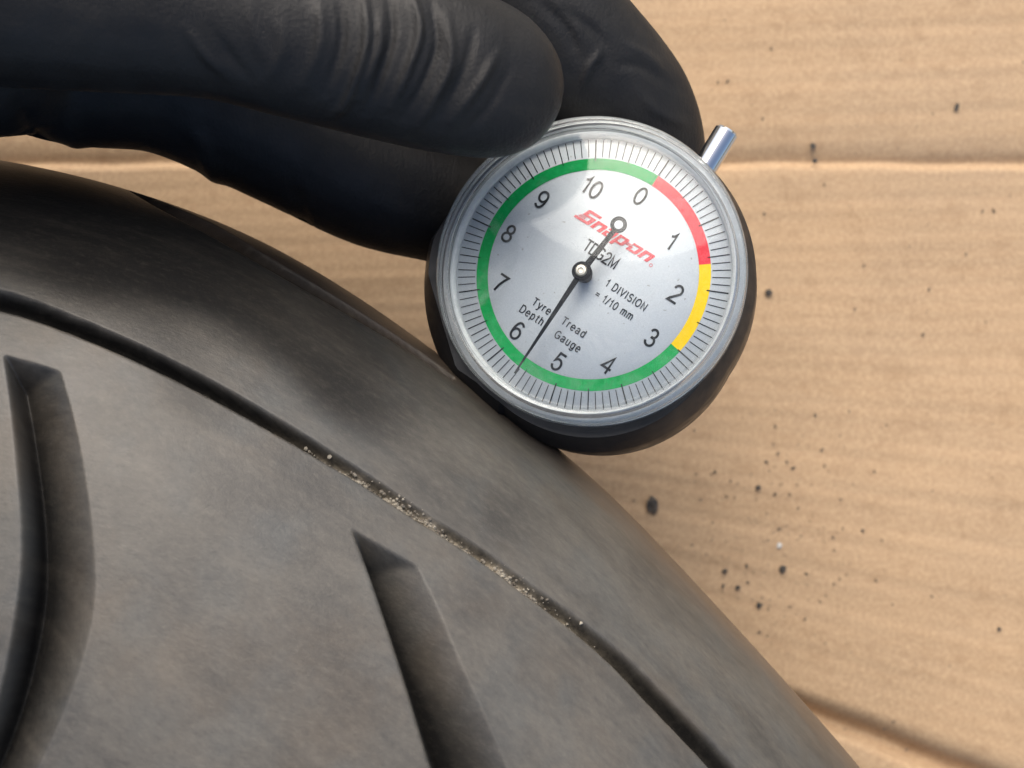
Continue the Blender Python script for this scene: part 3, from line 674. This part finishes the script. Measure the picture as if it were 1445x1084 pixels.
# ------------------------------------------------------------------ gloved hand
def hand():
    bm = bmesh.new()
    def tube(pts):                 # (px, py, z, radius, squash in z)
        pl = catmull(pts, 10)
        for q in pl:
            p = P(q[0], q[1], q[2]); M = Matrix.Translation(p) @ Matrix.Diagonal((q[3], q[3], q[3] * q[4], 1))
            bmesh.ops.create_icosphere(bm, subdivisions=3, radius=1, matrix=M)
    # thumb: wrist side at the upper left, tip pressing on the lens edge
    tube([(-420, -260, 1.6, 2.9, .9), (-200, -120, 2.1, 2.0, .9), (0, -60, 2.3, 1.62, .85), (160, -22, 2.25, 1.36, .85), (300, 6, 2.1, 1.20, .85), (420, 44, 1.95, 1.12, .85), (540, 76, 1.75, 1.11, .85), (620, 96, 1.60, 1.10, .8), (672, 110, 1.45, 1.05, .75), (694, 120, 1.35, .97, .72)])
    tube([(560, 60, 1.8, .95, .9), (640, 92, 1.6, 1.0, .85), (700, 128, 1.3, .88, .72)])
    # index finger over the top of the case
    tube([(60, -150, .2, 1.4, 1), (300, -170, .1, 1.3, 1), (560, -110, -.2, 1.22, 1), (738, 12, -.65, 1.18, .95), (815, 84, -.95, 1.15, .9), (880, 160, -1.45, 1.10, .9), (905, 240, -2.0, 1.02, .9), (900, 300, -2.4, .9, .9)])
    # middle, ring and little fingers curled behind
    tube([(-100, -60, .2, 1.7, 1), (80, 66, -.3, 1.35, 1), (240, 100, -.9, 1.25, 1), (400, 178, -1.5, 1.2, 1), (530, 248, -1.9, 1.12, 1), (640, 285, -2.2, 1.02, .9), (740, 330, -2.35, .92, .8)])
    tube([(-120, -60, -.4, 1.5, 1), (60, -10, -.9, 1.25, 1), (260, 40, -1.5, 1.15, 1), (420, 110, -2.1, 1.1, 1), (540, 180, -2.6, 1.0, 1), (620, 230, -2.8, .9, 1)])
    tube([(-60, -100, -.8, 1.3, 1), (120, -60, -1.2, 1.1, 1), (300, -10, -1.7, 1.0, 1), (440, 60, -2.3, .92, 1), (520, 110, -2.6, .8, 1)])
    # palm and heel
    tube([(-520, -190, .4, 2.8, 1), (-300, -130, .2, 2.5, 1), (-120, -110, 0, 2.0, 1), (60, -120, -.2, 1.5, 1)])
    tube([(-320, -60, 1.2, 2.0, 1), (-150, 10, 1.0, 1.7, 1), (-40, 55, .7, 1.35, 1), (40, 88, .2, 1.0, 1)])
    tube([(-1000, -420, .6, 3.0, .8), (-520, -190, .4, 2.8, 1)])
    me = bpy.data.meshes.new('raw'); bm.to_mesh(me); bm.free()
    ob = bpy.data.objects.new('raw', me); COL.objects.link(ob)
    rm = ob.modifiers.new('r', 'REMESH'); rm.mode = 'VOXEL'; rm.voxel_size = .043; rm.use_smooth_shade = True
    s_ = ob.modifiers.new('s', 'SMOOTH'); s_.iterations = 30; s_.factor = .6
    bpy.context.view_layer.update()
    me2 = bpy.data.meshes.new_from_object(ob.evaluated_get(bpy.context.evaluated_depsgraph_get())); bpy.data.objects.remove(ob)
    nv = len(me2.vertices); co = np.empty(nv * 3, np.float32); me2.vertices.foreach_get('co', co); co = co.reshape(-1, 3).astype(float)
    no = np.empty(nv * 3, np.float32); me2.vertices.foreach_get('normal', no); no = no.reshape(-1, 3)
    px = proj(co); u, w = px[:, 0], px[:, 1]; h = np.zeros(nv)
    def fold(pts, amp, wid, zmin=-9, zmax=9):
        pl = catmull(pts, 8); b = np.full(nv, 1e9); tt = np.zeros(nv); nn_ = len(pl) - 1
        lo = pl.min(0) - 60; hi = pl.max(0) + 60
        mk = (u > lo[0]) & (u < hi[0]) & (w > lo[1]) & (w < hi[1]) & (co[:, 2] > zmin) & (co[:, 2] < zmax) & (no[:, 2] > -.1)
        uu, ww = u[mk], w[mk]; bb = np.full(uu.shape, 1e9); t2 = np.zeros(uu.shape)
        for k, (a, e) in enumerate(zip(pl[:-1], pl[1:])):
            d = e - a; t = np.clip(((uu - a[0]) * d[0] + (ww - a[1]) * d[1]) / ((d ** 2).sum() + 1e-9), 0, 1)
            ds = np.hypot(uu - a[0] - t * d[0], ww - a[1] - t * d[1]); m = ds < bb; bb[m] = ds[m]; t2[m] = ((k + t) / nn_)[m]
        h[mk] += amp * np.exp(-(bb / (wid * .78)) ** 2) * np.sin(np.clip(t2, .04, .96) * math.pi) ** .6
    Zt = 1.2
    for pts, a, wd in (([(578, -20), (592, 42), (575, 100), (552, 150)], .085, 8), ([(513, -10), (517, 60), (492, 137), (470, 165)], .09, 8),
                       ([(548, -10), (553, 50), (536, 110), (515, 160)], -.07, 7), ([(630, 20), (636, 85), (612, 140), (590, 178)], .07, 8),
                       ([(608, 0), (616, 62), (596, 120), (570, 165)], -.06, 7), ([(700, 78), (676, 118), (640, 170)], .065, 9),
                       ([(668, 45), (655, 100), (626, 160)], -.05, 9), ([(720, 95), (690, 150), (655, 190)], -.03, 9),
                       ([(535, 20), (534, 70), (505, 140)], .05, 6), ([(480, 0), (482, 60), (460, 130)], -.06, 9), ([(450, 0), (452, 60), (430, 120)], .05, 11),
                       ([(262, 40), (290, 78), (320, 108)], .05, 9), ([(300, 40), (325, 80), (350, 110)], -.04, 9), ([(395, 20), (398, 70), (380, 115)], .035, 12),
                       ([(350, -10), (360, 50), (385, 100)], .03, 12)):
        fold(pts, a, wd, Zt)
    for pts, a, wd in (([(850, 70), (832, 95), (818, 130)], .05, 8), ([(800, 15), (840, 45), (860, 80)], -.04, 9), ([(868, 90), (905, 95), (950, 125)], -.03, 9),
                       ([(880, 60), (915, 80), (935, 100)], .03, 8), ([(760, 0), (800, 40), (815, 80)], -.05, 10), ([(900, 130), (930, 160), (975, 180)], .025, 9)):
        fold(pts, a, wd, -3, 1.0)
    for pts, a, wd in (([(30, 150), (50, 190), (60, 230)], -.06, 18), ([(90, 150), (103, 190), (115, 230)], .05, 18), ([(270, 180), (295, 230), (310, 280)], .06, 16), ([(410, 260), (425, 300), (430, 330)], -.05, 14)):
        fold(pts, a, wd, -3.5, 1.5)
    # fine film wrinkles everywhere
    for i in range(0): pass
    co2 = co + no * h[:, None]
    me2.vertices.foreach_set('co', co2.astype(np.float32).ravel()); me2.update()
    me2.polygons.foreach_set('use_smooth', [True] * len(me2.polygons))
    me2.materials.clear(); me2.materials.append(m_glove); me2.name = 'glove'
    root = bpy.data.objects.new('person', None); link(root)
    link(bpy.data.objects.new('glove', me2), root)
    # forearm in a dark sleeve, unseen, added to block sky light from the upper-left tyre
    ax = [(P(-900, -430, .8), 3.0), (P(-1150, -560, 2.0), 4.2), (P(-1500, -700, 5.0), 5.0), (P(-2100, -900, 10.0), 5.6), (P(-3600, -1500, 13.0), 6.2)]
    V = []; F = []; m_ = 48
    for i, (c_, r_) in enumerate(ax):
        t_ = (ax[min(i + 1, 4)][0] - ax[max(i - 1, 0)][0]).normalized(); a_ = t_.orthogonal().normalized(); b_ = t_.cross(a_)
        for k in range(m_):
            an = 2 * math.pi * k / m_; V.append(c_ + (a_ * math.cos(an) + b_ * math.sin(an)) * r_ * (1 + .03 * math.sin(an * 5 + i)))
            if i: F.append(((i - 1) * m_ + k, (i - 1) * m_ + (k + 1) % m_, i * m_ + (k + 1) % m_, i * m_ + k))
    mesh_obj('blocking_sleeve', V, F, mat('dark_cloth', (.02, .022, .03), .9), root, True)
    tag(root, 'hand in a black nitrile glove, thumb and curled fingers gripping the gauge', 'person')
hand()
print('SCRIPT DONE')
